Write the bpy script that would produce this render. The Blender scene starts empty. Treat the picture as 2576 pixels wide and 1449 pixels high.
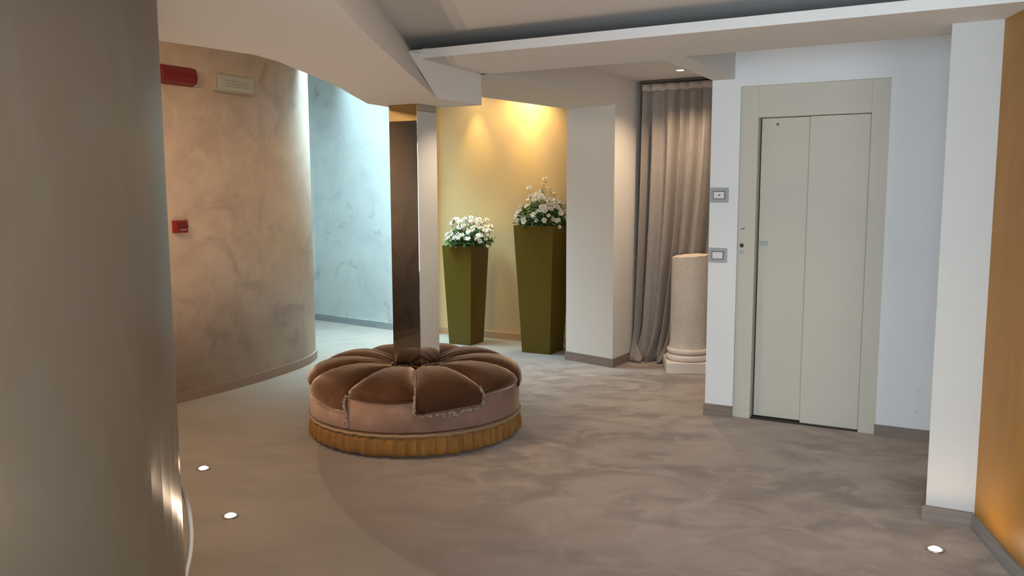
import bpy, bmesh, math, random
from mathutils import Vector, Matrix, noise
random.seed(7)
PI = math.pi
SC = bpy.context.scene
COL = SC.collection

# ------------------------------------------------------------------ camera
EYE = 1.5
ix = (0.99999512, -0.00359381e-1, 0.0)
rt = Vector((0.99999512, -0.00312327, 0.0))
fw = Vector((-3.5938e-4, -0.115065101, 0.993357888))
d = Vector((57.0, 18250.0, 2114.0)).normalized()
X = Vector((rt[0], fw[0], -d[0])); Y = Vector((rt[1], fw[1], -d[1])); Z = Vector((rt[2], fw[2], -d[2]))
m = Matrix((( X[0], -Y[0], -Z[0], 0), (X[1], -Y[1], -Z[1], 0), (X[2], -Y[2], -Z[2], EYE), (0, 0, 0, 1)))
cam = bpy.data.cameras.new('camera'); camo = bpy.data.objects.new('camera', cam); COL.objects.link(camo)
camo.matrix_world = m
cam.sensor_width = 36; cam.lens = 2114.0 / 2576 * 36; cam.clip_start = 0.05
SC.camera = camo

# ------------------------------------------------------------------ world, exposure, lights
w = bpy.data.worlds.new('world'); SC.world = w; w.use_nodes = True
bg = w.node_tree.nodes['Background']; bg.inputs[0].default_value = (0.72, 0.86, 1.0, 1); bg.inputs[1].default_value = 0.6
SC.view_settings.view_transform = 'Standard'; SC.view_settings.look = 'None'
SC.view_settings.exposure = -0.16; SC.view_settings.gamma = 1.0; SC.view_settings.use_curve_mapping = False

TH = math.radians(-28.8)
U = Vector((math.cos(TH), math.sin(TH))); V = Vector((-math.sin(TH), math.cos(TH)))
def W(u, v, z=None):
    p = U * u + V * v
    return (p.x, p.y) if z is None else (p.x, p.y, z)

def area(name, loc, direction, sx, sy, power, color, spread=PI):
    l = bpy.data.lights.new(name, 'AREA'); l.shape = 'RECTANGLE'; l.size = sx; l.size_y = sy
    l.energy = power; l.color = color; l.spread = spread
    o = bpy.data.objects.new(name, l); COL.objects.link(o); o.location = loc
    o.rotation_euler = Vector(direction).to_track_quat('-Z', 'Y').to_euler()
    return o
def spot(name, loc, direction, power, color, ang, blend=0.6, rad=0.03):
    l = bpy.data.lights.new(name, 'SPOT'); l.energy = power; l.color = color
    l.spot_size = math.radians(ang); l.spot_blend = blend; l.shadow_soft_size = rad
    o = bpy.data.objects.new(name, l); COL.objects.link(o); o.location = loc
    o.rotation_euler = Vector(direction).to_track_quat('-Z', 'Y').to_euler()
    return o
COOL = (0.72, 0.88, 1.0); WARM = (1.0, 0.72, 0.45)
area('daylight_hall_window', W(-7.35, 6.02, 1.45), (V.x + U.x * .55, V.y + U.y * .55, -0.45), 2.0, 2.1, 34, (0.56, 0.86, 1.0))
area('hall_floor_fill', W(-5.2, 6.6, 2.93), (0.1, -.0, -1), 2.2, 1.2, 150, (0.50, 0.82, 1.0), math.radians(80))  # skylight stand-in added to brighten the hall floor, no opening above it
area('daylight_back_window_b', (0.95, -2.38, 1.25), (-0.12, 1, 0.0), 1.9, 1.9, 155, (0.86, 0.94, 1.0))
area('daylight_back_window', (-1.95, -2.38, 1.15), (0.45, 1, 0.0), 2.4, 1.9, 310, (0.60, 0.83, 1.0))
area('room_fill_warm', (-0.15, 0.9, 2.30), (0, 0.1, -1), 0.5, 0.5, 10, (1.0, 0.80, 0.60))  # unseen warm fill added over the lobby
area('passage_fill_warm', (-2.3, 3.9, 2.55), (0.2, 0.2, -1), 0.8, 0.8, 70, (1.0, 0.72, 0.46))  # unseen warm fill added in the passage, brightens the curved wall
spot('niche_spot_light_a', W(-4.43, 7.215, 2.53), (V.x * .02, V.y * .02, -1), 58, (1.0, .72, .30), 52, 1., .015)
spot('niche_spot_light_b', W(-3.78, 7.215, 2.53), (V.x * .02 - U.x*.10, V.y * .02 - U.y*.10, -1), 62, (1.0, .72, .30), 50, 1., .015)
spot('niche_spill_a', W(-4.43, 7.16, 2.53), (0, 0, -1), 5, (1.0, .72, .34), 150, 1., .02)
spot('niche_spill_b', W(-3.78, 7.16, 2.53), (-U.x * .3, -U.y * .3, -1), 75, (1.0, .72, .34), 150, 1., .02)
spot('bay_spot_light', (1.311, 6.677, 2.415), (0.0, 0.1, -1), 85, (1.0, .76, .52), 125, .8, .03)
FLOOR_LIGHTS = [(-1.682, 4.431), (-1.312, 3.759), (1.767, 3.367)]
FILL_UPLIGHTS = [(.15, 1.9), (1.1, 2.1), (.3, .3), (1.1, .2)]   # fill added to warm the ceilings, unseen behind and below the frame
for i, (x, y) in enumerate(FLOOR_LIGHTS + FILL_UPLIGHTS):
    spot('uplight_beam_%d' % i, (x, y, .03), (0, 0, 1), (26, 24, 3.0, 14, 14, 10, 10)[i], (1.0, .74, .52), 168, .35, .03)

# ------------------------------------------------------------------ materials
def mat(name, col, rough=.6, metal=0., bump=None, var=None, coat=0., sheen=0., emis=None, spec=.5):
    """var = (scale, other colour, low, high, distortion, stretch)"""
    M = bpy.data.materials.new(name); M.use_nodes = True
    n = M.node_tree.nodes; L = M.node_tree.links; b = n['Principled BSDF']
    b.inputs['Base Color'].default_value = (*col, 1); b.inputs['Roughness'].default_value = rough
    b.inputs['Metallic'].default_value = metal; b.inputs['Coat Weight'].default_value = coat
    b.inputs['Sheen Weight'].default_value = sheen; b.inputs['Sheen Roughness'].default_value = .35
    if sheen > .3: b.inputs['Sheen Tint'].default_value = (1, .72, .52, 1)
    b.inputs['Specular IOR Level'].default_value = spec
    if emis:
        b.inputs['Emission Color'].default_value = (*emis[0], 1); b.inputs['Emission Strength'].default_value = emis[1]
    tc = n.new('ShaderNodeTexCoord'); last = None
    if var:
        vs = var if isinstance(var, list) else [var]
        for v in vs:
            sc, c2, lo, hi, dist, st = v
            mp = n.new('ShaderNodeMapping'); mp.inputs['Scale'].default_value = st
            L.new(tc.outputs['Object'], mp.inputs[0])
            t = n.new('ShaderNodeTexNoise'); t.inputs['Scale'].default_value = sc; t.inputs['Detail'].default_value = 7
            t.inputs['Roughness'].default_value = .6; t.inputs['Distortion'].default_value = dist
            L.new(mp.outputs[0], t.inputs[0])
            mr = n.new('ShaderNodeMapRange'); mr.inputs[1].default_value = lo; mr.inputs[2].default_value = hi
            L.new(t.outputs[0], mr.inputs[0])
            mx = n.new('ShaderNodeMix'); mx.data_type = 'RGBA'; L.new(mr.outputs[0], mx.inputs[0])
            if last is None: mx.inputs[6].default_value = (*col, 1)
            else: L.new(last, mx.inputs[6])
            mx.inputs[7].default_value = (*c2, 1); last = mx.outputs[2]
        L.new(last, b.inputs['Base Color'])
    if bump:
        t = n.new('ShaderNodeTexNoise'); t.inputs['Scale'].default_value = bump[0]; t.inputs['Detail'].default_value = 5
        if len(bump) > 2:
            mp = n.new('ShaderNodeMapping'); mp.inputs['Scale'].default_value = bump[2]
            L.new(tc.outputs['Object'], mp.inputs[0]); L.new(mp.outputs[0], t.inputs[0])
        else: L.new(tc.outputs['Object'], t.inputs[0])
        bp = n.new('ShaderNodeBump'); bp.inputs['Strength'].default_value = bump[1]; bp.inputs['Distance'].default_value = .01
        L.new(t.outputs[0], bp.inputs['Height']); L.new(bp.outputs[0], b.inputs['Normal'])
    return M
ONE = (1, 1, 1)
M_white = mat('white_plaster', (.76, .77, .77), .75, bump=(60, .05))
M_ceil = mat('ceiling_paint', (.66, .645, .625), .8)
M_cream = mat('cream_paint', (.66, .61, .55), .75)
M_curve = mat('warm_stucco', (.60, .465, .355), .48, bump=(9, .12),
              var=[(1.7, (.48, .36, .28), .45, .68, .7, ONE), (5, (.66, .51, .37), .50, .78, 1.0, ONE),
                   (2.6, (.42, .31, .25), .54, .70, 1.0, (1, 1, 1.2))])
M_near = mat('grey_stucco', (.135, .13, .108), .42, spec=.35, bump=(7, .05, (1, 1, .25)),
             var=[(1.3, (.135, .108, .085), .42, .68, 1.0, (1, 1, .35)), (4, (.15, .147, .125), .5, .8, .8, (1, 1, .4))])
M_marble = mat('veined_stucco', (.50, .50, .45), .34, bump=(8, .1),
               var=[(1.6, (.41, .42, .40), .45, .7, 2.0, ONE), (1.1, (.31, .31, .27), .575, .70, 3.4, (1, 1, 1.0))])
M_gold = mat('gold_stucco', (.54, .385, .175), .42, bump=(8, .1), var=[(1.5, (.50, .36, .20), .42, .7, 1.5, ONE)])
M_ochre = mat('ochre_stucco', (.40, .19, .03), .42, spec=.25, bump=(8, .12, (1, 1, .4)),
              var=[(1.2, (.29, .14, .024), .42, .68, 1.2, (1, 1, .6)), (4, (.42, .215, .045), .5, .8, .8, (1, 1, .5))])
M_base = mat('oak_skirting', (.23, .175, .14), .5, var=[(3, (.16, .115, .09), .4, .7, .5, (1, 1, 14))])
M_basegrey = mat('grey_skirting', (.27, .27, .26), .5, var=[(3, (.19, .19, .185), .4, .7, .5, (1, 1, 14))])
M_door = mat('ivory_lacquer', (.55, .51, .42), .6)
M_dark = mat('dark_gap', (.03, .028, .02), .8)
M_plastic = mat('grey_plastic', (.36, .37, .365), .45)
M_dkplastic = mat('dark_grey_plastic', (.13, .13, .13), .4)
M_wplastic = mat('white_plastic', (.72, .72, .70), .4)
M_chrome = mat('steel', (.5, .5, .5), .3, 1.)
M_red = mat('red_plastic', (.22, .012, .012), .35)
M_redlens = mat('dark_red_lens', (.16, .01, .01), .18)
M_lens = mat('frosted_lens', (.42, .42, .37), .35)
M_cord = mat('white_cord', (.45, .42, .38), .5)
M_mirror = mat('bronze_mirror', (.39, .375, .35), .035, 1.)
M_mirror2 = mat('clear_mirror', (.93, .94, .95), .035, 1.)
M_brass = mat('brass_mirror', (.42, .31, .15), .30, 1.)
M_edge = mat('mirror_edge', (.10, .08, .05), .4, .5)
M_velvet = mat('brown_velvet', (.066, .029, .014), .8, spec=.1, sheen=.9, bump=(45, .15),
               var=[(3, (.042, .016, .007), .42, .65, .6, ONE), (7, (.10, .045, .022), .56, .78, .8, ONE)])
M_velvet2 = mat('mauve_velvet', (.245, .15, .112), .8, sheen=.5, bump=(45, .15),
                var=[(3, (.17, .095, .062), .42, .65, .6, ONE), (9, (.31, .20, .16), .56, .78, .8, ONE)])
M_fray = mat('frayed_backing', (.42, .34, .28), .9, bump=(200, .5), var=(60, (.18, .11, .08), .4, .62, 0, ONE))
M_fringe = mat('gold_fringe', (.27, .13, .018), .7, sheen=.1, bump=(160, .35, (1, 1, .15)),
               var=[(7, (.19, .082, .016), .40, .66, .3, (1, 1, .6))])
M_rope = mat('gold_braid', (.30, .19, .09), .6, sheen=.3, bump=(90, .8))
M_planter = mat('olive_lacquer', (.098, .064, .004), .4, var=(2, (.085, .058, .0045), .4, .7, .3, ONE), spec=.3)
M_soil = mat('dark_soil', (.03, .02, .012), .95, bump=(60, .8))
M_leaf = mat('green_leaf', (.035, .085, .016), .5, var=(14, (.12, .20, .02), .5, .7, 0, ONE))
M_petal = mat('white_petal', (.64, .59, .49), .6)
M_pistil = mat('yellow_pistil', (.45, .33, .10), .7)
M_curtain = mat('linen_curtain', (.29, .248, .218), .85, sheen=.2, bump=(160, .35, (1, 1, .25)),
                var=[(60, (.255, .216, .19), .4, .65, 0, (1, 1, .3))])
M_stone = mat('rough_limestone', (.76, .66, .57), .85, bump=(130, .9), var=[(6, (.66, .56, .47), .4, .7, 0, ONE), (60, (.82, .74, .66), .5, .75, 0, ONE)])
M_stone2 = mat('smooth_limestone', (.80, .70, .61), .6, bump=(70, .2))
M_glow = mat('lit_lamp', (1, .9, .8), .5, emis=((1, .90, .78), 40))
M_glow_up = mat('lit_floor_lamp', (1, .9, .8), .5, emis=((1, .86, .72), 22))
M_glass = mat('window_glass', (.8, .9, 1), .1); M_glass.node_tree.nodes['Principled BSDF'].inputs['Transmission Weight'].default_value = 1
M_frame = mat('white_frame', (.7, .7, .68), .4)

# carpet: two tones meeting on a big circle, brushed pile
def carpet():
    M = bpy.data.materials.new('brushed_carpet'); M.use_nodes = True
    n = M.node_tree.nodes; L = M.node_tree.links; b = n['Principled BSDF']
    b.inputs['Roughness'].default_value = .9; b.inputs['Sheen Weight'].default_value = .35
    b.inputs['Sheen Roughness'].default_value = .6; b.inputs['Specular IOR Level'].default_value = .1
    tc = n.new('ShaderNodeTexCoord')
    def nz(scale, lo, hi, dist=0., st=ONE, rot=0.):
        mp = n.new('ShaderNodeMapping'); mp.inputs['Scale'].default_value = st; mp.inputs['Rotation'].default_value = (0, 0, rot)
        L.new(tc.outputs['Object'], mp.inputs[0])
        t = n.new('ShaderNodeTexNoise'); t.inputs['Scale'].default_value = scale; t.inputs['Detail'].default_value = 6
        t.inputs['Distortion'].default_value = dist; L.new(mp.outputs[0], t.inputs[0])
        mr = n.new('ShaderNodeMapRange'); mr.inputs[1].default_value = lo; mr.inputs[2].default_value = hi
        L.new(t.outputs[0], mr.inputs[0]); return mr.outputs[0]
    def mix(f, a, c):
        x = n.new('ShaderNodeMix'); x.data_type = 'RGBA'
        if hasattr(f, 'node'): L.new(f, x.inputs[0])
        else: x.inputs[0].default_value = f
        for k, q in ((6, a), (7, c)):
            if hasattr(q, 'node'): L.new(q, x.inputs[k])
            else: x.inputs[k].default_value = (*q, 1)
        return x.outputs[2]
    A = mix(nz(1.7, .40, .68, 1.2, (1, 2.2, 1)), (.192, .152, .112), (.142, .111, .080))   # outer, greyer
    B = mix(nz(1.9, .40, .62, 1.2, (1, 1.5, 1), .5), (.40, .32, .262), (.215, .158, .122))      # inlay, browner
    B = mix(nz(4.5, .50, .72, 1.0, (1, 1.4, 1), .5), B, (.48, .40, .345))
    # distance to the inlay's centre: crisp rim, with the light's fall-off and nap painted as a browner border inside
    sub = n.new('ShaderNodeVectorMath'); sub.operation = 'DISTANCE'; sub.inputs[1].default_value = (1.931, 5.319, 0)
    L.new(tc.outputs['Object'], sub.inputs[0])
    mr = n.new('ShaderNodeMapRange'); mr.inputs[1].default_value = 3.105; mr.inputs[2].default_value = 3.125
    mr.inputs[3].default_value = 1; mr.inputs[4].default_value = 0; L.new(sub.outputs['Value'], mr.inputs[0])
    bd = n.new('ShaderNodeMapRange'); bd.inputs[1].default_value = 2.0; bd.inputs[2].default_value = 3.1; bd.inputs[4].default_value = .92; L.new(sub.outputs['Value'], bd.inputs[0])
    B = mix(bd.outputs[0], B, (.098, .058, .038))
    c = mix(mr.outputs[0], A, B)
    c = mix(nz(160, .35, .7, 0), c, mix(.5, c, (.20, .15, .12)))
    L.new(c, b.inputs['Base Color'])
    t = n.new('ShaderNodeTexNoise'); t.inputs['Scale'].default_value = 220; L.new(tc.outputs['Object'], t.inputs[0])
    bp = n.new('ShaderNodeBump'); bp.inputs['Strength'].default_value = .35; bp.inputs['Distance'].default_value = .006
    L.new(t.outputs[0], bp.inputs['Height']); L.new(bp.outputs[0], b.inputs['Normal'])
    return M
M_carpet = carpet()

# ------------------------------------------------------------------ helpers
def obj(name, bm, m, parent=None, smooth=False, bevel=0.):
    bmesh.ops.recalc_face_normals(bm, faces=bm.faces)
    me = bpy.data.meshes.new(name); bm.to_mesh(me); bm.free()
    for x in (m if isinstance(m, (list, tuple)) else [m]): me.materials.append(x)
    if smooth: me.polygons.foreach_set('use_smooth', [True] * len(me.polygons))
    o = bpy.data.objects.new(name, me); COL.objects.link(o)
    if parent:
        o.parent = parent; o.matrix_parent_inverse = Matrix()
        o.location = -Vector(parent.location)
        if parent.rotation_euler.z:      # parents are never rotated here
            pass
    if bevel:
        b = o.modifiers.new('bevel', 'BEVEL'); b.width = bevel; b.segments = 2; b.limit_method = 'ANGLE'
    return o
def sub(name, bm, m, parent, **k):       # sub-part: parent chain already at the thing's offset
    o = obj(name, bm, m, None, **k); o.parent = parent; return o
def struct(name, bm, m, parent=None, **k):
    o = obj(name, bm, m, parent, **k)
    if not parent: o['kind'] = 'structure'
    return o
def thing(name, loc, label, cat, group=None):
    o = bpy.data.objects.new(name, None); COL.objects.link(o); o.location = loc; o.empty_display_size = .1
    o['label'] = label; o['category'] = cat
    if group: o['group'] = group
    return o
def tag(o, label, cat, group=None):
    o['label'] = label; o['category'] = cat
    if group: o['group'] = group
    return o
def prism(bm, pts, z0, z1):
    lo = [bm.verts.new((p[0], p[1], z0)) for p in pts]; hi = [bm.verts.new((p[0], p[1], z1)) for p in pts]
    n = len(pts); bm.faces.new(lo[::-1]); bm.faces.new(hi)
    for i in range(n): bm.faces.new((lo[i], lo[(i + 1) % n], hi[(i + 1) % n], hi[i]))
def boxuv(bm, u0, u1, v0, v1, z0, z1): prism(bm, [W(u0, v0), W(u1, v0), W(u1, v1), W(u0, v1)], z0, z1)
def newbm(): return bmesh.new()
def quick(fn, *a):
    bm = newbm(); fn(bm, *a); return bm
def slab(bm, line, th, z0, z1):
    """thick wall along a polyline; th = signed offset (left of travel is +)"""
    P = [Vector(p[:2]) for p in line]; off = []
    for i, p in enumerate(P):
        a = P[max(i - 1, 0)]; b = P[min(i + 1, len(P) - 1)]; t = (b - a).normalized()
        off.append(p + Vector((-t.y, t.x)) * th)
    A = [[bm.verts.new((p.x, p.y, z)) for p in P] for z in (z0, z1)]
    B = [[bm.verts.new((p.x, p.y, z)) for p in off] for z in (z0, z1)]
    for i in range(len(P) - 1):
        bm.faces.new((A[0][i], A[0][i + 1], A[1][i + 1], A[1][i])); bm.faces.new((B[0][i + 1], B[0][i], B[1][i], B[1][i + 1]))
        bm.faces.new((A[1][i], A[1][i + 1], B[1][i + 1], B[1][i])); bm.faces.new((A[0][i + 1], A[0][i], B[0][i], B[0][i + 1]))
    for i in (0, -1): bm.faces.new((A[0][i], A[1][i], B[1][i], B[0][i]))
def lathe(bm, prof, c, n=32, cap=True, a0=0):
    rings = []
    for r, z in prof: rings.append([bm.verts.new((c[0] + r * math.cos(a0 + 2 * PI * i / n), c[1] + r * math.sin(a0 + 2 * PI * i / n), z)) for i in range(n)])
    for A, B in zip(rings[:-1], rings[1:]):
        for i in range(n): bm.faces.new((A[i], A[(i + 1) % n], B[(i + 1) % n], B[i]))
    if cap: bm.faces.new(rings[0][::-1]); bm.faces.new(rings[-1])
def disc(bm, c, nrm, r, th, n=20):
    q = Vector(nrm).to_track_quat('Z', 'Y'); c = Vector(c)
    R = []
    for t in (0, th): R.append([bm.verts.new(c + q @ Vector((r * math.cos(2 * PI * i / n), r * math.sin(2 * PI * i / n), t))) for i in range(n)])
    bm.faces.new(R[0][::-1]); bm.faces.new(R[1])
    for i in range(n): bm.faces.new((R[0][i], R[0][(i + 1) % n], R[1][(i + 1) % n], R[1][i]))
def tube(bm, pts, r, n=8):
    rings = []; P = [Vector(p) for p in pts]
    for i, p in enumerate(P):
        t = (P[min(i + 1, len(P) - 1)] - P[max(i - 1, 0)]).normalized(); q = t.to_track_quat('Z', 'Y')
        rings.append([bm.verts.new(p + q @ Vector((r * math.cos(2 * PI * k / n), r * math.sin(2 * PI * k / n), 0))) for k in range(n)])
    for A, B in zip(rings[:-1], rings[1:]):
        for i in range(n): bm.faces.new((A[i], A[(i + 1) % n], B[(i + 1) % n], B[i]))
    bm.faces.new(rings[0][::-1]); bm.faces.new(rings[-1])
def crom(P, n=8):
    P = [Vector(p) for p in P]; Q = [2 * P[0] - P[1]] + P + [2 * P[-1] - P[-2]]; out = []
    for i in range(1, len(Q) - 2):
        for k in range(n):
            t = k / n; a, b, c, e = Q[i - 1], Q[i], Q[i + 1], Q[i + 2]
            out.append(.5 * ((2 * b) + (c - a) * t + (2 * a - 5 * b + 4 * c - e) * t * t + (3 * b - a - 3 * c + e) * t ** 3))
    out.append(P[-1]); return out

ZD, ZC, ZH, ZE = 2.20, 2.015, 2.33, 2.43
# ------------------------------------------------------------------ structure: shell
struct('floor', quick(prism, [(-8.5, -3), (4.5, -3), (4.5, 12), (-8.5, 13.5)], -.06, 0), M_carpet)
struct('ceiling', quick(prism, [(-8.5, -3), (4.5, -3), (4.5, 12), (-8.5, 13.5)], 3.0, 3.1), M_ceil)

# outer walls behind the camera and to the sides (with the window that lights the room)
bm = newbm()
prism(bm, [(-8.5, -2.6), (-3.3, -2.6), (-3.3, -2.45), (-8.5, -2.45)], 0, 3)
prism(bm, [(-.6, -2.6), (0, -2.6), (0, -2.45), (-.6, -2.45)], 0, 3)
prism(bm, [(-3.3, -2.6), (-.6, -2.6), (-.6, -2.45), (-3.3, -2.45)], 0, .22)
prism(bm, [(-3.3, -2.6), (-.6, -2.6), (-.6, -2.45), (-3.3, -2.45)], 2.3, 3)
prism(bm, [(1.9, -2.6), (4.5, -2.6), (4.5, -2.45), (1.9, -2.45)], 0, 3)
prism(bm, [(0, -2.6), (1.9, -2.6), (1.9, -2.45), (0, -2.45)], 0, .25); prism(bm, [(0, -2.6), (1.9, -2.6), (1.9, -2.45), (0, -2.45)], 2.3, 3)
struct('wall_back', bm, M_white)
def window(name, p0, p1, z0, z1, th=.06):
    a = Vector(p0); b = Vector(p1); t = (b - a).normalized(); nn = Vector((-t.y, t.x)) * th
    def q(s0, s1, za, zb, bm, k=1.):
        A = a + (b - a) * s0; B = a + (b - a) * s1; o_ = nn * (1 - k) * .5
        prism(bm, [A + o_, B + o_, B + o_ + nn * k, A + o_ + nn * k], za, zb)
    bm = newbm(); f = .05 / (b - a).length
    q(0, 1, z0, z0 + .06, bm); q(0, 1, z1 - .06, z1, bm); q(0, f, z0, z1, bm); q(1 - f, 1, z0, z1, bm); q(.5 - f / 2, .5 + f / 2, z0, z1, bm)
    o = struct(name, bm, M_frame)
    bm = newbm(); q(f, .5 - f / 2, z0 + .06, z1 - .06, bm, .2); sub('window_pane', bm, M_glass, o)
    bm = newbm(); q(.5 + f / 2, 1 - f, z0 + .06, z1 - .06, bm, .2); sub('window_pane', bm, M_glass, o)
window('window_1', (-3.3, -2.56), (-.6, -2.56), .22, 2.3)
window('window_3', (0, -2.56), (1.9, -2.56), .25, 2.3)
struct('wall_left', quick(prism, [(-8.5, -2.5), (-8.35, -2.5), (-8.35, 13.2), (-8.5, 13.2)], 0, 3), M_curve)

# far curved wall, and its wrap round towards the hall
curve_pts = [(-6.2, .9), (-5.2, 1.9), (-4.2, 3.1), (-3.3, 4.45), (-2.377, 5.892), (-2.109, 6.342), (-1.918, 6.759), (-1.80, 7.12), (-1.776, 7.41), (-1.83, 7.66), (-2.02, 7.86), (-2.35, 8.0)]
cl = crom([Vector((*p, 0)) for p in curve_pts], 8)
struct('wall_curved_far', quick(slab, cl, .16, 0, 3.0), M_curve, smooth=False)
struct('baseboard_curved_far', quick(slab, cl, -.014, 0, .07), mat('stucco_skirting', (.25, .175, .13), .5))
# hall side of the same block, with the hidden window that daylights the marbled wall
hall0 = Vector((-2.35, 8.0)); hd = -U
h1 = hall0 + hd * .35; h2 = h1 + hd * 2.3; h3 = h2 + hd * 3.6
bm = newbm(); slab(bm, [hall0, h1], .15, 0, 3)
slab(bm, [h2, h3], .15, 0, 3); slab(bm, [h1, h2], .15, 0, .25); slab(bm, [h1, h2], .15, 2.7, 3)
struct('wall_hall_near', bm, M_marble)
window('window_2', tuple(h1 + V * -.1), tuple(h2 + V * -.1), .25, 2.7)

# hall far wall: veined stucco on the left, gold niche on the right
mb = [W(-9.2, 7.55), W(-6.70, 7.456), W(-5.43, 7.27), W(-4.97, 7.235)]
struct('wall_hall_far', quick(slab, mb, .15, 0, 3), M_marble)
struct('baseboard_hall_far', quick(slab, mb, -.012, 0, .075), M_basegrey)
bm = newbm(); boxuv(bm, -4.97, -4.925, 7.235, 7.5, 0, 3); struct('trim_2', bm, M_cream)
bm = newbm(); boxuv(bm, -4.925, -2.0, 7.345, 7.5, 0, 3); struct('wall_niche', bm, M_gold)
bm = newbm(); boxuv(bm, -4.925, -3.2, 7.331, 7.345, 0, .07); struct('baseboard_niche', bm, mat('gold_skirting', (.42, .25, .13), .5))
bm = newbm(); boxuv(bm, -4.97, -2.6, 6.62, 7.5, 2.56, 2.66); struct('ceiling_niche', bm, M_ceil)
struct('wall_end_right', quick(prism, [(4.35, -2.5), (4.5, -2.5), (4.5, 12), (4.35, 12)], 0, 3), M_white)
bm = newbm(); boxuv(bm, -2.0, 3.5, 7.5, 7.65, 0, 3); struct('wall_behind_bay', bm, M_white)
bm = newbm(); boxuv(bm, -2.62, -1.38, 7.22, 7.34, 0, 3); struct('wall_bay_back', bm, M_white)

# pillar beside the curtain bay
pc, pl = (.852, 7.03), (.480, 7.40)
bk = W(-2.60, 7.3); bk2 = W(-2.95, 7.36)
struct('wall_pillar', quick(prism, [pl, pc, bk, bk2, (.62, 7.62)], 0, 2.6), M_cream)
struct('baseboard_pillar', quick(slab, [(.62, 7.62), pl, pc, tuple(Vector(bk) * .999)], -.013, 0, .075), M_base)

# wall with the lift, one plane
bm = newbm()
boxuv(bm, -1.53, -1.345, 5.475, 7.3, 0, 2.6)            # left of the lift, reaching back beside the bay
boxuv(bm, -1.345, -.47, 5.475, 5.60, 2.152, 2.6)         # over the lift
boxuv(bm, -.47, 1.6, 5.475, 5.62, 0, 2.6)
struct('wall_lift', bm, M_white)
bm = newbm(); boxuv(bm, -1.537, -1.345, 5.461, 5.475, 0, .075); struct('baseboard_switch', bm, M_base)
bm = newbm(); boxuv(bm, -.475, .2, 5.461, 5.475, 0, .07); struct('baseboard_lift', bm, M_base)
# right pier and ochre wall
bm = newbm(); boxuv(bm, -.128, .9, 4.13, 5.475, 0, ZD); struct('wall_pier', bm, mat('pier_paint', (.50, .49, .465), .75))
bm = newbm(); boxuv(bm, -.142, .062, 4.116, 4.13, 0, .075); boxuv(bm, -.142, -.128, 4.13, 4.75, 0, .075); struct('baseboard_pier', bm, M_base)
op = [(2.068, 3.69), (2.00, 3.35), (1.945, 3.08), (1.84, 2.45), (1.72, 1.6), (1.68, .4), (1.70, -2.45)]
struct('wall_ochre', quick(slab, crom([(*p, 0) for p in op], 5), .16, 0, ZH + .05), M_ochre)
struct('baseboard_ochre', quick(slab, crom([(*p, 0) for p in op], 5), -.013, 0, .07), M_basegrey)

# near curved wall (convex quarter round) on the left
NC, NR = Vector((-2.275, 1.605)), 1.5
arc = [(NC.x + NR * math.cos(a), NC.y + NR * math.sin(a)) for a in [math.radians(-75 + i * 3) for i in range(66)]]
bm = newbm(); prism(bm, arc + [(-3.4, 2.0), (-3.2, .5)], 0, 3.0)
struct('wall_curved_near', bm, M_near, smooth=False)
for p in bpy.data.objects['wall_curved_near'].data.polygons:
    p.use_smooth = abs(p.normal.z) < .5 and (p.center.xy - NC).length > NR * .9
for p in bpy.data.objects['wall_curved_far'].data.polygons: p.use_smooth = abs(p.normal.z) < .5

# ---- ceilings
# high ceiling over the lobby, running on over the lip of the fascia
bm = newbm(); prism(bm, [(-.72, -2.45), (2.2, -2.45), (2.3, 2.6), W(1.2, 4.36), W(-3.2, 4.36), (-.75, 3.2)], ZH, ZH + .05)
struct('ceiling_high', bm, M_ceil)
# dropped strip with its thin lip, and the strips round the two raised bays
bm = newbm()
boxuv(bm, -2.72, 1.2, 3.783, 4.36, ZD, ZD + .047)
boxuv(bm, -3.2, 1.2, 4.32, 4.36, ZD + .047, ZH)
boxuv(bm, -2.72, 1.2, 4.36, 4.42, ZD, ZE + .1)
boxuv(bm, -2.72, -1.526, 4.42, 4.482, ZD, ZE + .1)
boxuv(bm, -1.526, -1.385, 4.42, 5.475, ZD, ZE + .1)
struct('ceiling_strip', bm, M_ceil)
bm = newbm(); prism(bm, [W(-2.625, 4.47), pc, pl, (-.22, 6.45), (-.30, 5.62), (-.52, 5.05)], ZD, 2.62)
struct('ceiling_beam', bm, M_cream)
bm = newbm(); boxuv(bm, -2.7, 1.2, 4.36, 7.3, ZE, ZE + .07); struct('ceiling_bay', bm, M_ceil)
bm = newbm(); boxuv(bm, -.128, 1.2, 4.42, 5.475, ZD, ZE); struct('trim_1', bm, M_white)
# low soffit with a curved far edge and a leaning right side
arcA = [(-.69, 5.455), (-.80, 5.19), (-.853, 5.08), (-.860, 4.65), (-.860, 4.255), (-.875, 4.0), (-.901, 3.759), (-.931, 3.439), (-.975, 3.27), (-1.086, 3.116), (-1.204, 2.968), (-1.42, 2.80), (-1.8, 2.65), (-2.4, 2.6), (-2.4, -2.45)]
right = [(-.50, -2.45), (-.48, 2.353), (-.478, 2.883), (-.456, 3.7), (-.434, 4.331), (-.417, 4.791), (-.182, 5.195), (-.455, 5.334)]
rtop = [(-.62, -2.45), (-.60, 2.353), (-.598, 2.883), (-.592, 3.7), (-.588, 4.331), (-.584, 5.14), (-.182, 5.195), (-.455, 5.334)]
bm = newbm()
bot = [bm.verts.new((x, y, ZC)) for x, y in arcA + right]
tops = arcA + rtop
top = []
for i, (x, y) in enumerate(tops):
    k = i - len(arcA); z = 2.75
    if 0 <= k <= 5: z = ZH
    top.append(bm.verts.new((x, y, z if k < 0 else (ZH if k <= 5 else ZH))))
for i in range(len(arcA)): top[i].co.z = 2.66
bmesh.ops.triangulate(bm, faces=[bm.faces.new(bot)])
n_ = len(bot)
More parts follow.
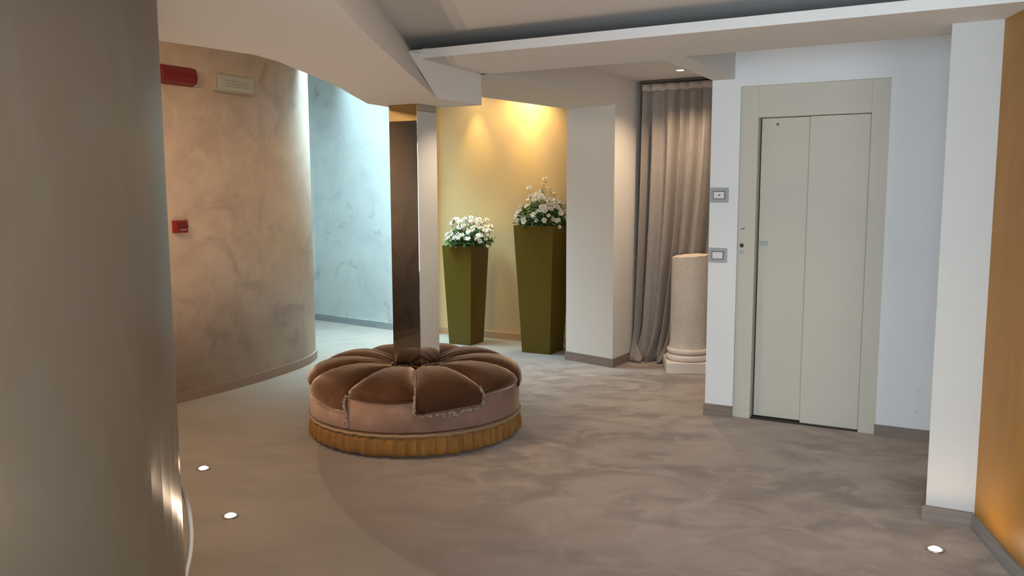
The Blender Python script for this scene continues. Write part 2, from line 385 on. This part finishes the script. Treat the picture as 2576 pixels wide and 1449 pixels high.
for i in range(n_):
    j = (i + 1) % n_
    if i == len(arcA) + 5: continue
    bm.faces.new((bot[i], bot[j], top[j], top[i]))
bm.faces.new([bot[len(arcA) + 5], bot[len(arcA) + 6], bm.verts.new((-.182, 5.195, ZD + .02)), bm.verts.new((-.536, 4.465, ZD + .02))])
struct('ceiling_soffit', bm, M_ceil)
bm = newbm(); prism(bm, [(-8.3, -2.45), (-.8, -2.45), (-.8, 5.3), (-1.4, 7.2), (-8.3, 7.2)], 2.62, 2.68); struct('ceiling_passage', bm, M_ceil)

# ------------------------------------------------------------------ lift door
dr = bpy.data.objects.new('door_1', None); COL.objects.link(dr); dr['kind'] = 'structure'; dr.location = W(-.9, 5.5, 0)
def dpart(name, u0, u1, v0, v1, z0, z1, m=M_door, bev=.002): return obj(name, quick(boxuv, u0, u1, v0, v1, z0, z1), m, dr, bevel=bev)
dpart('jamb', -1.345, -1.236, 5.497, 5.62, 0, 2.152)
dpart('jamb', -.572, -.47, 5.497, 5.62, 0, 2.152)
dpart('head', -1.236, -.572, 5.497, 5.62, 1.956, 2.152)
dpart('door_panel', -1.226, -.90, 5.560, 5.585, .012, 1.953)
dpart('door_panel', -.925, -.576, 5.530, 5.556, .006, 1.953)
dpart('shaft_gap', -1.236, -.572, 5.60, 5.62, 0, 1.956, M_dark, 0)
dpart('sill', -1.236, -.572, 5.50, 5.60, 0, .006, M_dark, 0)
k = newbm(); disc(k, W(-1.318, 5.497, 1.142), (-V.x, -V.y, 0), .0135, .004); obj('key_switch', k, mat('black_brown', (.04, .025, .015), .5), dr)
k = newbm(); disc(k, W(-1.318, 5.497, 1.100), (-V.x, -V.y, 0), .0135, .005); o = obj('call_button', k, M_chrome, dr)
k = newbm(); disc(k, W(-1.318, 5.492, 1.100), (-V.x, -V.y, 0), .008, .003); obj('button_cap', k, M_plastic, dr)
k = newbm(); prism(k, [W(-1.334, 5.494), W(-1.305, 5.494), W(-1.305, 5.497), W(-1.334, 5.497)], 1.240, 1.243)
for vv in k.verts: vv.co.z += .012 * ((Vector(vv.co.xy).dot(U) + 1.334) / .03)
prism(k, [W(-1.318, 5.493), W(-1.303, 5.493), W(-1.303, 5.497), W(-1.318, 5.497)], 1.246, 1.256); obj('nameplate', k, M_dkplastic, dr)
dpart('finger_pull', -1.218, -1.165, 5.553, 5.561, 1.141, 1.170, M_plastic, .001)
k = newbm(); disc(k, W(-1.128, 5.560, 1.913), (-V.x, -V.y, 0), .009, .003); obj('release_lock', k, M_dkplastic, dr)

# ------------------------------------------------------------------ switch plates
def plate(zc, label, dot):
    t = thing('wall_switch', W(-1.466, 5.475, zc - .049), label, 'switch')
    P = lambda n_, hu, hz, v0, v1, m_: obj(n_, quick(boxuv, -1.466 - hu, -1.466 + hu, v0, v1, zc - hz, zc + hz), m_, t, bevel=.0015)
    P('cover_plate', .060, .048, 5.467, 5.475, M_plastic)
    P('inner_frame', .040, .027, 5.464, 5.467, M_dkplastic)
    P('rocker', .034, .0215, 5.459, 5.464, M_wplastic)
    if dot: k = newbm(); disc(k, W(-1.464, 5.459, zc), (-V.x, -V.y, 0), .006, .0015, 12); obj('indicator', k, M_dkplastic, t)
plate(1.467, 'upper grey framed wall switch with a small dark dot, left of the lift', 'dot')
plate(1.075, 'lower grey framed wall switch with a plain white rocker, left of the lift', None)
t = thing('blank_socket_plate', W(-.20, 5.475, .17), 'white blank socket cover low on the wall right of the lift', 'socket')
obj('cover_plate', quick(boxuv, -.262, -.14, 5.469, 5.475, .17, .315), M_white, t, bevel=.002)
for z in (.183, .300):
    k = newbm(); disc(k, W(-.245, 5.469, z), (-V.x, -V.y, 0), .004, .001, 10); obj('screw', k, M_plastic, t)

# ------------------------------------------------------------------ fittings on the far curved wall
def onwall(p, ang, hw, z0, z1, dep, off=.0, prof=None):
    """box lying on the curved wall at p, ang = wall heading in degrees, facing right of travel"""
    a = math.radians(ang); tv = Vector((math.cos(a), math.sin(a))); nv = Vector((math.sin(a), -math.cos(a))); p = Vector(p)
    bm = newbm(); c = [p - tv * hw + nv * off, p + tv * hw + nv * off]
    if prof is None: prof = [(0, z0), (dep, z0), (dep, z1), (0, z1)]
    L_ = [[bm.verts.new((*(q + nv * dd), zz)) for dd, zz in prof] for q in c]
    bm.faces.new(L_[0]); bm.faces.new(L_[1][::-1]); n = len(prof)
    for i in range(n): bm.faces.new((L_[0][i], L_[0][(i + 1) % n], L_[1][(i + 1) % n], L_[1][i]))
    return bm
t = thing('fire_alarm_beacon', (-2.325, 5.985, 2.236), 'dark red wedge shaped alarm beacon high on the curved stucco wall', 'alarm')
obj('back_plate', onwall((-2.335, 5.965), 58.5, .138, 2.236, 2.365, .02), M_red, t, bevel=.002)
obj('red_lens', onwall((-2.335, 5.965), 58.5, .136, 0, 0, 0, .02, [(0, 2.24), (.035, 2.25), (.048, 2.285), (.048, 2.315), (.030, 2.355), (0, 2.362)]), M_redlens, t, bevel=.002)
obj('sounder_grille', onwall((-2.335, 5.965), 58.5, .120, 2.252, 2.282, .056, .0), M_red, t)
t = thing('emergency_light', (-2.09, 6.395, 2.222), 'pale rectangular emergency light box on the curved wall, right of the red beacon', 'light')
obj('housing', onwall((-2.100, 6.395), 62.5, .185, 2.226, 2.358, .035, .012), mat('beige_plastic', (.40, .33, .25), .5), t, bevel=.003)
obj('diffuser', onwall((-2.092, 6.412), 62.5, .172, 2.238, 2.346, .012, .046), M_lens, t, bevel=.003)
for k_ in range(3): obj('diffuser_rib', onwall((-2.092, 6.412), 62.5, .12, 2.268 + k_ * .02, 2.273 + k_ * .02, .003, .058), mat('lens_rib', (.30, .29, .25), .5), t)
t = thing('fire_call_point', (-2.352, 5.933, 1.21), 'small red square fire call point at chest height on the curved wall', 'alarm')
obj('housing', onwall((-2.352, 5.933), 58, .050, 1.212, 1.300, .045), M_red, t, bevel=.004)
obj('press_panel', onwall((-2.352, 5.933), 58, .034, 1.232, 1.282, .006, .045), mat('deep_red', (.12, .008, .008), .3), t, bevel=.002)
obj('label_strip', onwall((-2.350, 5.937), 58, .026, 1.232, 1.238, .003, .050), mat('pink_label', (.55, .30, .28), .5), t)
obj('key_tab', onwall((-2.325, 5.976), 58, .010, 1.248, 1.264, .035), M_red, t)

# ------------------------------------------------------------------ mirrored column through the round sofa
K = Vector((-.562, 5.085)); S = .208
cc = K - U * S / 2 + V * S / 2
t = thing('mirrored_column', (cc.x, cc.y, 0), 'square bronze mirrored column rising through the middle of the round sofa', 'column')
def cpart(name, pts, z0, z1, m, bev=0): return obj(name, quick(prism, [tuple(p) for p in pts], z0, z1), m, t, bevel=bev)
i_ = .004
core = [K - U * i_ + V * i_, K - U * i_ + V * (S - i_), K - U * (S - i_) + V * (S - i_), K - U * (S - i_) + V * i_]
cpart('core', core, 0, ZC, M_edge)
def face(name, a, b, nrm, z0, z1, m):
    a = Vector(a); b = Vector(b); tt = (b - a).normalized() * .0015
    cpart(name, [a + tt, b - tt, b - tt - nrm * i_, a + tt - nrm * i_], z0, z1, m)
k0, k1, k2, k3 = K - U * S, K, K + V * S, K - U * S + V * S
face('bronze_mirror_panel', k0, k1, -V, .02, ZC - .100, M_mirror)
face('brass_top_panel', k0, k1, -V, ZC - .097, ZC - .002, M_brass)
face('clear_mirror_panel', k1, k2, U, .02, ZC - .040, M_mirror2)
face('brass_top_panel', k1, k2, U, ZC - .038, ZC - .002, mat('pale_mirror', (.6, .56, .48), .15, 1.))
face('clear_mirror_panel', k2, k3, V, .02, ZC - .002, M_mirror2)
face('bronze_mirror_panel', k3, k0, -U, .02, ZC - .002, M_mirror)

# ------------------------------------------------------------------ round sofa
OC = Vector((-.612, 5.235))
t = thing('round_sofa', (OC.x, OC.y, 0), 'round brown velvet lobby sofa with worn wedge cushions around the mirrored column', 'sofa')
def ring(prof, n=96, wave=None):
    bm = newbm(); rings = []
    for j, (r, z) in enumerate(prof):
        row = []
        for i in range(n):
            a = 2 * PI * i / n; rr, zz = (wave(a, r, z, j) if wave else (r, z)); row.append(bm.verts.new((OC.x + rr * math.cos(a), OC.y + rr * math.sin(a), zz)))
        rings.append(row)
    m_ = len(rings)
    for j in range(m_):
        A, B = rings[j], rings[(j + 1) % m_]
        for i in range(n): bm.faces.new((A[i], A[(i + 1) % n], B[(i + 1) % n], B[i]))
    return bm
obj('drum', ring([(.17, .08), (.648, .08), (.656, .12), (.658, .22), (.652, .34), (.62, .365), (.17, .365)]), M_velvet2, t, smooth=True)
def skw(a, r, z, j):
    if r < .6: return r, z
    f = (.14 - z) / .14
    rip = math.sin(a * 62 + 1.6 * math.sin(a * 9)) + .35 * math.sin(a * 125 + 2)
    return r + rip * .0085 * min(1, f * 1.5), z + (.006 * math.sin(a * 31 + math.sin(a * 5) * 2) + .004 * rip if j in (1, 6) else 0)
obj('skirt', ring([(.625, .012), (.645, .012), (.662, .04), (.660, .075), (.658, .108), (.655, .128), (.64, .128)][0:1] + [(.650, .013), (.662, .03), (.662, .06), (.660, .095), (.656, .128), (.63, .128)], 960, skw), M_fringe, t, smooth=True)
def torus(zc, r, rr, wob=0.):
    prof = [(r + rr * math.cos(q * PI / 4), zc + rr * math.sin(q * PI / 4)) for q in range(8)]
    return ring(prof, 240, (lambda a, R_, z, j: (R_ + wob * math.sin(a * 110), z + wob * math.sin(a * 37))) if wob else None)
obj('braid_trim', torus(.134, .660, .0085, .0015), M_rope, t, smooth=True)
obj('piping', torus(.152, .659, .0035), M_velvet, t, smooth=True)
NSEG = 10; A0 = math.radians(-84)
def cushion(i):
    a0 = A0 + i * 2 * PI / NSEG; a1 = a0 + 2 * PI / NSEG; lng = (i % 2 == 0)
    rnd = random.Random(i)
    zl = {0: .268, 8: .262}.get(i, .285) if lng else .338
    prof = [(.166, .385), (.172, .418), (.20, .432), (.28, .452), (.38, .464), (.47, .461), (.55, .447), (.61, .424), (.650, .395), (.668, .365)]
    if lng: prof += [(.674, .33), (.675, .30), (.672, zl + .01), (.664, zl)]
    else: prof += [(.671, .352), (.664, zl)]
    nt = 22; bm = newbm(); rows = []
    for j, (r, z) in enumerate(prof):
        row = []
        for q in range(nt + 1):
            s = -1 + 2 * q / nt; f = 1 - abs(s) ** 4
            edge = min(1, max(0, (r - .17) / .25))
            rim = max(0, (r - .50) / .17); dz = -(1 - f) * (.046 * edge * (1 - .72 * min(1, rim)) + .010) if z > .36 else 0
            dr_ = -(1 - f) * .008
            # stretch creases from the centre
            cr = .004 * math.sin(s * 9 + i) * max(0, 1 - (r - .17) / .2) if r < .37 else 0
            a = a0 + (a1 - a0) * (.5 + .5 * s * (.988 - (.012 if r < .3 else 0)))
            sag = .010 * math.sin(s * 3 + i * 1.7) * edge if not lng else 0
            zz = z + dz + cr
            if j >= len(prof) - 2: zz += (.006 * math.cos(s * 2 + i) - (.0 if lng else -.0))
            if i == 0 and j >= len(prof) - 4: zz -= .012 * (-s)
            row.append(bm.verts.new((OC.x + (r + dr_) * math.cos(a), OC.y + (r + dr_) * math.sin(a), zz)))
        rows.append(row)
    for A, B in zip(rows[:-1], rows[1:]):
        for q in range(nt): bm.faces.new((A[q], A[q + 1], B[q + 1], B[q]))
    # close underneath with an inner skin so the cushion is a body
    inner = [[bm.verts.new(OC.to_3d() + Vector(((v.co.x - OC.x) * .975, (v.co.y - OC.y) * .975, max(.25, v.co.z - .03)))) for v in row] for row in (rows[0], rows[5], rows[-1])]
    for A, B in zip(inner[:-1], inner[1:]):
        for q in range(nt): bm.faces.new((A[q], B[q], B[q + 1], A[q + 1]))
    for q in range(nt):
        bm.faces.new((rows[0][q], inner[0][q], inner[0][q + 1], rows[0][q + 1])); bm.faces.new((rows[-1][q], rows[-1][q + 1], inner[-1][q + 1], inner[-1][q]))
    for e in (0, nt):
        bm.faces.new([r_[e] for r_ in rows] + [inner[2][e], inner[1][e], inner[0][e]])
    o = obj('cushion', bm, M_velvet, t, smooth=True)
    # piping along the lower hem
    pts = [v for v in o.data.vertices][(len(prof) - 1) * (nt + 1):(len(prof)) * (nt + 1)]
    k = newbm(); tube(k, [v.co for v in pts], .0032, 6)
    sub('hem_piping', k, M_velvet2 if lng else M_velvet, o, smooth=True)
for i in range(NSEG): cushion(i)
def fray(path, wdt, n, name='frayed_edge'):
    """ragged threads and torn backing along a path of (angle, r, z)"""
    bm = newbm(); rnd = random.Random(len(path) * 7 + n)
    P = [Vector((OC.x + r * math.cos(math.radians(a)), OC.y + r * math.sin(math.radians(a)), z)) for a, r, z in path]
    Q = crom(P, 10); ctr = Vector((OC.x, OC.y, .2))
    L0 = []
    for i, p in enumerate(Q):
        tv = (Q[min(i + 1, len(Q) - 1)] - Q[max(i - 1, 0)]).normalized()
        up = (p - ctr); up.z = max(0, p.z - .30) * 6; up.normalize(); sd = tv.cross(up).normalized()
        wl, wr = wdt * rnd.uniform(.45, 1.2), wdt * rnd.uniform(.45, 1.2)
        L0.append([bm.verts.new(p + sd * wl - up * .004), bm.verts.new(p + sd * wl * .5 + up * rnd.uniform(.003, .008)), bm.verts.new(p + up * rnd.uniform(.001, .005)), bm.verts.new(p - sd * wr * .5 + up * rnd.uniform(.003, .008)), bm.verts.new(p - sd * wr - up * .004)])
    for A, B in zip(L0[:-1], L0[1:]):
        for q in range(4): bm.faces.new((A[q], A[q + 1], B[q + 1], B[q]))
    for _ in range(n):
        p = rnd.choice(Q); e = p + Vector((rnd.uniform(-1, 1), rnd.uniform(-1, 1), rnd.uniform(-1.1, .6))) * .016
        out = (p - ctr); out.z = .3; out.normalize(); e += out * .006; q = Vector((rnd.uniform(-1, 1), rnd.uniform(-1, 1), 1)) * .002
        bm.faces.new([bm.verts.new(p + q), bm.verts.new(p - q), bm.verts.new(e)])
    return obj(name, bm, M_fray, t)
fray([(-84, .30, .425), (-84, .42, .425), (-84, .55, .405), (-84, .63, .375), (-84.2, .672, .34), (-84.5, .677, .30), (-84.6, .672, .262), (-83, .670, .246)], .010, 90)
fray([(-83, .668, .252), (-78, .667, .250), (-72, .667, .253), (-64, .668, .258), (-57, .668, .262), (-50, .668, .265)], .011, 160)
fray([(-71, .668, .240), (-66, .668, .243), (-60, .668, .247)], .013, 60, 'torn_patch')
fray([(-57, .667, .252), (-52, .667, .254)], .010, 40, 'torn_patch')
fray([(-48.5, .668, .262), (-48.3, .674, .30), (-48.2, .670, .34), (-49, .645, .382)], .006, 40)
fray([(-120, .655, .355), (-120.3, .672, .325), (-120.5, .674, .29), (-120, .668, .255), (-120, .664, .21), (-120, .662, .165)], .009, 110)
fray([(-121, .668, .258), (-130, .666, .258), (-142, .666, .262)], .004, 40)
def fray_ring():
    bm = newbm(); rnd = random.Random(3)
    for i in range(NSEG * 14):
        a = 2 * PI * i / (NSEG * 14); r = .158 + rnd.uniform(0, .02)
        p = Vector((OC.x + r * math.cos(a), OC.y + r * math.sin(a), .405)); e = p + Vector((math.cos(a + rnd.uniform(-.8, .8)), math.sin(a + rnd.uniform(-.8, .8)), rnd.uniform(.2, .9))) * .03
        q = Vector((-math.sin(a), math.cos(a), 0)) * .006; bm.faces.new([bm.verts.new(p + q), bm.verts.new(p - q), bm.verts.new(e)])
    for i in range(60):
        a0, a1 = 2 * PI * i / 60, 2 * PI * (i + 1) / 60
        bm.faces.new([bm.verts.new((OC.x + r * math.cos(a), OC.y + r * math.sin(a), z)) for r, a, z in ((.155, a0, .405), (.185, a0, .418), (.185, a1, .418), (.155, a1, .405))])
    obj('torn_collar', bm, M_fray, t)
fray_ring()

# ------------------------------------------------------------------ planters with white flowers
def flower_mesh(seed):
    rnd = random.Random(seed); bm = newbm()
    for layer, (np_, tilt, ln) in enumerate(((6, .35, .020), (5, 1.0, .016))):
        for k in range(np_):
            a = 2 * PI * k / np_ + layer * .5 + rnd.uniform(-.15, .15); ca, sa = math.cos(a), math.sin(a)
            def P(r, w, lift): return bm.verts.new((ca * r - sa * w, sa * r + ca * w, lift))
            tz = math.tan(tilt) * .5
            v = [P(.002, 0, .001), P(ln * .55, ln * .40, ln * .5 * tz), P(ln, ln * .22, ln * .9 * tz), P(ln * 1.05, 0, ln * .75 * tz), P(ln, -ln * .22, ln * .9 * tz), P(ln * .55, -ln * .40, ln * .5 * tz)]
            f = bm.faces.new(v); f.material_index = 0
    r0 = len(bm.faces)
    bmesh.ops.create_icosphere(bm, subdivisions=1, radius=.0045, matrix=Matrix.Translation((0, 0, .004)))
    bm.faces.ensure_lookup_table()
    for f in bm.faces[r0:]: f.material_index = 1
    me = bpy.data.meshes.new('flower'); bm.to_mesh(me); bm.free(); me.materials.append(M_petal); me.materials.append(M_pistil)
    return me
FM = [flower_mesh(s) for s in range(4)]
def planter(front, sb, st, h, label, mound, nfl, bias):
    front = Vector(front); c = front + (V - U) * sb / 2
    t = thing('tall_planter', (c.x, c.y, 0), label, 'planter', 'tall olive planters in the gold niche')
    def sq(s): return [c + (U * a + V * b) * s / 2 for a, b in ((-1, -1), (1, -1), (1, 1), (-1, 1))]
    bm = newbm()
    o1 = [bm.verts.new((*p, 0)) for p in sq(sb)]; o2 = [bm.verts.new((*p, h)) for p in sq(st)]
    i2 = [bm.verts.new((*p, h)) for p in sq(st - .03)]; i1 = [bm.verts.new((*p, h - .08)) for p in sq(st - .04)]
    bm.faces.new(o1[::-1]); bm.faces.new(i1)
    for A, B in ((o1, o2), (o2, i2), (i2, i1)):
        for i in range(4): bm.faces.new((A[i], A[(i + 1) % 4], B[(i + 1) % 4], B[i]))
    obj('pot', bm, M_planter, t, bevel=.004)
    obj('soil', quick(prism, sq(st - .045), h - .07, h - .03), M_soil, t)
    rnd = random.Random(int(h * 1000)); R, H = mound; leaves = newbm(); stems = newbm()
    def leaf(p, dr_, ln, wd):
        dr_ = Vector(dr_).normalized(); sd = dr_.cross(Vector((rnd.uniform(-.5, .5), rnd.uniform(-.5, .5), 1))).normalized(); up = sd.cross(dr_)
        v = [leaves.verts.new(Vector(p) + q) for q in (Vector((0, 0, 0)), dr_ * ln * .45 + sd * wd, dr_ * ln + up * -.15 * ln, dr_ * ln * .45 - sd * wd, dr_ * ln * .5 + up * .12 * ln)]
        leaves.faces.new((v[0], v[1], v[4])); leaves.faces.new((v[1], v[2], v[4])); leaves.faces.new((v[2], v[3], v[4])); leaves.faces.new((v[3], v[0], v[4]))
    placed = []
    tries = 0
    while len(placed) < nfl and tries < 6000:
        tries += 1
        th_ = rnd.uniform(0, 2 * PI); el = math.asin(rnd.uniform(.02, 1)); rr = rnd.uniform(.80, 1.08)
        dx, dy = math.cos(th_) * math.cos(el), math.sin(th_) * math.cos(el)
        lump = .80 + .55 * noise.noise(Vector((dx * 2 + h * 7, dy * 2, el * 1.5)))
        p = Vector((c.x + bias[0] + dx * R * rr, c.y + bias[1] + dy * R * rr, h + .03 + math.sin(el) * H * rr * lump - (.05 if el < .2 and rnd.random() < .25 else 0)))
        if min([(p - q).length for q in placed] or [1]) < .019: continue
        placed.append(p)
        o = bpy.data.objects.new('flower', FM[rnd.randrange(4)]); COL.objects.link(o); o.parent = t
        nrm = Vector((dx, dy, math.sin(el) + .15)) + Vector((rnd.uniform(-.5, .5), rnd.uniform(-.5, .5), rnd.uniform(-.3, .4)))
        nrm += Vector((0, -.35, 0))
        o.location = p - t.location; o.rotation_euler = nrm.to_track_quat('Z', 'Y').to_euler(); s = rnd.uniform(.9, 1.45); o.scale = (s, s, s)
        base = Vector((c.x + dx * R * .3, c.y + dy * R * .3, h - .05)); mid = (p + base) / 2 + Vector((dx, dy, 0)) * .02
        tube(stems, [base, mid, p - nrm.normalized() * .002], .0013, 4)
        for _ in range(2):
            q = base.lerp(p, rnd.uniform(.55, .92)); leaf(q, (rnd.uniform(-1, 1), rnd.uniform(-1, 1), rnd.uniform(-.2, .8)), rnd.uniform(.025, .04), .006)
    for _ in range(1000):
        th_ = rnd.uniform(0, 2 * PI); el = math.asin(rnd.uniform(0, .85)); rr = rnd.uniform(.35, .93)
        dx, dy = math.cos(th_) * math.cos(el), math.sin(th_) * math.cos(el)
        p = Vector((c.x + bias[0] * .7 + dx * R * rr, c.y + bias[1] * .7 + dy * R * rr, h + .0 + math.sin(el) * H * .72 * rr))
        leaf(p, (dx + rnd.uniform(-.8, .8), dy + rnd.uniform(-.8, .8), rnd.uniform(-.6, .9)), rnd.uniform(.035, .065), rnd.uniform(.008, .014))
    o = obj('foliage', leaves, M_leaf, t); o['kind'] = 'stuff'
    o = obj('stems', stems, M_leaf, t); o['kind'] = 'stuff'
planter((-.405, 8.07), .25, .335, .975, 'shorter olive green tapered planter with white flowers, behind the mirrored column', (.235, .28), 135, (.055, -.035))
planter((.345, 7.60), .29, .405, 1.185, 'taller olive green tapered planter with white flowers, next to the white pillar', (.265, .34), 165, (.0, -.01))

# ------------------------------------------------------------------ curtain in the bay
t = thing('curtain', W(-2.08, 7.0, 0), 'floor length pleated beige linen curtain hanging in the bay behind the stone column', 'curtain')
def sheet(name, fn, nu, nv, m, parent, thick=.003):
    bm = newbm(); g = [[bm.verts.new(fn(i / nu, j / nv)) for i in range(nu + 1)] for j in range(nv + 1)]
    for j in range(nv):
        for i in range(nu): bm.faces.new((g[j][i], g[j][i + 1], g[j + 1][i + 1], g[j + 1][i]))
    o = obj(name, bm, m, parent, smooth=True); s = o.modifiers.new('solid', 'SOLIDIFY'); s.thickness = thick; return o
def fold(s, t_):
    ph = s * 2 * PI * 9.5 + 1.1 * math.sin(s * 17) + .35 * math.sin(t_ * 2.6 + s * 9)
    sharp = math.sin(ph) + .28 * math.sin(2 * ph + 1) + .18 * math.sin(ph * .43 + 2)
    amp = .012 + .036 * min(1, t_ * 5) * (.75 + .35 * math.sin(s * 23 + 1))
    return sharp * amp, math.cos(ph)
def curt(s, t_):   # s across, t_ from top (0) to hem (1)
    f, c_ = fold(s, t_)
    g = max(0, min(1, (.62 - s) / .18)); g = g * g * (3 - 2 * g)             # 1 for the gathered left part
    ut = -2.555 + s * 1.0 + c_ * .010 * min(1, t_ * 5)
    ub = -2.60 + s * .62 + (.05 * s)                                          # gathered, dragged to the left
    k = max(0, (t_ - .18) / .82) ** 1.6
    u = ut + (ub - ut) * k * (.55 + .45 * g)
    zb = .012 + (1 - g) * .19
    z = (ZE - .035) + (zb - (ZE - .035)) * t_
    v = 6.985 - f + (1 - g) * .05 * t_
    if g > .3 and t_ > .88:                                                   # breaks on the floor
        q = (t_ - .88) / .12; v -= .05 * q * q * g * (1 + .6 * math.sin(s * 31)); u += .03 * math.sin(s * 40) * q * q - .02 * q; z += .02 * q * (1 - q) * 4 * math.sin(s * 25)
    return W(u, v, max(z, .008))
cp = sheet('curtain_panel', curt, 260, 60, M_curtain, t)
def curt2(s, t_):
    ph = s * 2 * PI * 5 + .4; f = math.sin(ph) * .014
    return W(-2.36 + s * .80, 7.085 - f, (ZE - .06) + (.17 - (ZE - .06)) * t_)
sheet('back_panel', curt2, 90, 12, M_curtain, t)
def headt(s, t_):
    f, c_ = fold(s, 0.0); return W(-2.555 + s * 1.0, 6.975 - f * 1.2, ZE - .035 - t_ * .055 + .004 * math.sin(s * 60) * (t_))
sheet('heading_tape', headt, 200, 2, mat('pale_tape', (.47, .39, .33), .8), t)
obj('curtain_track', quick(boxuv, -2.575, -1.54, 6.965, 7.01, ZE - .022, ZE - .001), mat('dark_track', (.09, .07, .055), .6), t)
# the loose end of the hem kicked up against the pillar
def kick(s, t_):
    return W(-2.585 + s * .10 - .02 * t_, 6.95 - .05 * s - .06 * t_, .012 + (.16 * (1 - s) + .015) * (1 - t_) + .004)
sheet('hem_corner', kick, 8, 8, M_curtain, t)

# ------------------------------------------------------------------ stone column stump
CX_, CY_ = 1.475, 6.945
t = thing('stone_column_stump', (CX_, CY_, 0), 'broken pale stone column stump on a square plinth in front of the curtain', 'column')
pa = math.radians(-6)
def rot2(x, y): return (CX_ + x * math.cos(pa) - y * math.sin(pa), CY_ + x * math.sin(pa) + y * math.cos(pa))
s_ = .192
oct_ = [(-s_ + .012, -s_), (s_, -s_), (s_, s_), (-s_, s_), (-s_, -s_ + .012)]
obj('plinth', quick(prism, [rot2(*p) for p in oct_], 0, .095), M_stone2, t, bevel=.008)
def tor(zc, r, rr, n=12): return [(r + rr * math.cos(-PI / 2 + PI * k / n), zc + rr * math.sin(-PI / 2 + PI * k / n)) for k in range(n + 1)]
bm = newbm(); lathe(bm, [(.13, .095)] + tor(.122, .158, .027) + [(.13, .150)], (CX_, CY_), 48); obj('lower_torus', bm, M_stone2, t, smooth=True)
bm = newbm(); lathe(bm, [(.13, .150)] + tor(.176, .152, .024) + [(.13, .202)], (CX_, CY_), 48); obj('upper_torus', bm, M_stone2, t, smooth=True)
bm = newbm(); lathe(bm, [(.162, .200), (.156, .215), (.152, .25), (.150, .5), (.149, .75), (.148, .93)], (CX_, CY_), 48)
for vtx in bm.verts:
    if vtx.co.z > .9:
        dx = vtx.co.x - CX_; a = math.atan2(vtx.co.y - CY_, dx); vtx.co.z = .962 + .075 * dx - .012 * max(0, -math.cos(a + .3)) ** 12 + .002 * math.sin(a * 9)
o = obj('shaft', bm, M_stone, t, smooth=False)
for p in o.data.polygons: p.use_smooth = len(p.vertices) == 4
o.data.set_sharp_from_angle(angle=math.radians(40))

# ------------------------------------------------------------------ lamps
def up(x, y, label):
    t = thing('floor_uplight', (x, y, 0), label, 'light', 'uplights set in the carpet')
    bm = newbm(); lathe(bm, [(.024, .0005), (.036, .0005), (.036, .004), (.033, .006), (.026, .006), (.024, .003)], (x, y), 24, cap=False)
    obj('trim_ring', bm, M_chrome, t, smooth=True)
    bm = newbm(); lathe(bm, [(.0255, .0015), (.0255, .006), (.016, .012), (.003, .015)], (x, y), 24); obj('lens', bm, M_glow_up, t, smooth=True)
up(*FLOOR_LIGHTS[0], 'small lit carpet uplight on the left, the farther of the two there')
up(*FLOOR_LIGHTS[1], 'small lit carpet uplight on the left, the nearer of the two there')
up(*FLOOR_LIGHTS[2], 'small lit uplight in the carpet at lower right beside the ochre wall')
def down(x, y, zc, label, grp=None):
    t = thing('ceiling_downlight', (x, y, zc), label, 'light', grp)
    bm = newbm(); lathe(bm, [(.026, zc - .0005), (.042, zc - .0005), (.042, zc - .004), (.036, zc - .007), (.028, zc - .006), (.026, zc - .003)], (x, y), 24, cap=False)
    obj('trim_ring', bm, M_frame, t, smooth=True)
    bm = newbm(); lathe(bm, [(.0275, zc - .001), (.0275, zc - .005), (.018, zc - .008), (.002, zc - .009)], (x, y), 24); obj('bulb', bm, M_glow, t, smooth=True)
down(1.311, 6.677, ZE, 'lit recessed downlight in the ceiling in front of the curtain')
down(*W(-4.40, 7.16), 2.56, 'recessed spot over the shorter planter, lighting the gold wall', 'niche spots')
down(*W(-3.78, 7.16), 2.56, 'recessed spot over the taller planter, lighting the gold wall', 'niche spots')

# ------------------------------------------------------------------ white cord by the near wall
bm = newbm()
cpts = crom([(-0.9455, 2.3143, 0.664), (-0.897, 2.2261, 0.662), (-0.8762, 2.1913, 0.636), (-0.8664, 2.1737, 0.5873), (-0.8677, 2.1624, 0.5364), (-0.8754, 2.1485, 0.487), (-0.8868, 2.1438, 0.4334), (-0.8917, 2.131, 0.3616), (-0.8938, 2.1192, 0.267), (-0.9038, 2.0992, 0.03), (-0.8738, 2.0192, 0.008), (-0.7938000000000001, 1.8192000000000002, 0.008)], 6)
tube(bm, cpts, .0065, 10)
tag(obj('white_cord', bm, M_cord, smooth=True), 'white cord hanging at the lower edge of the near grey stucco wall', 'cord')
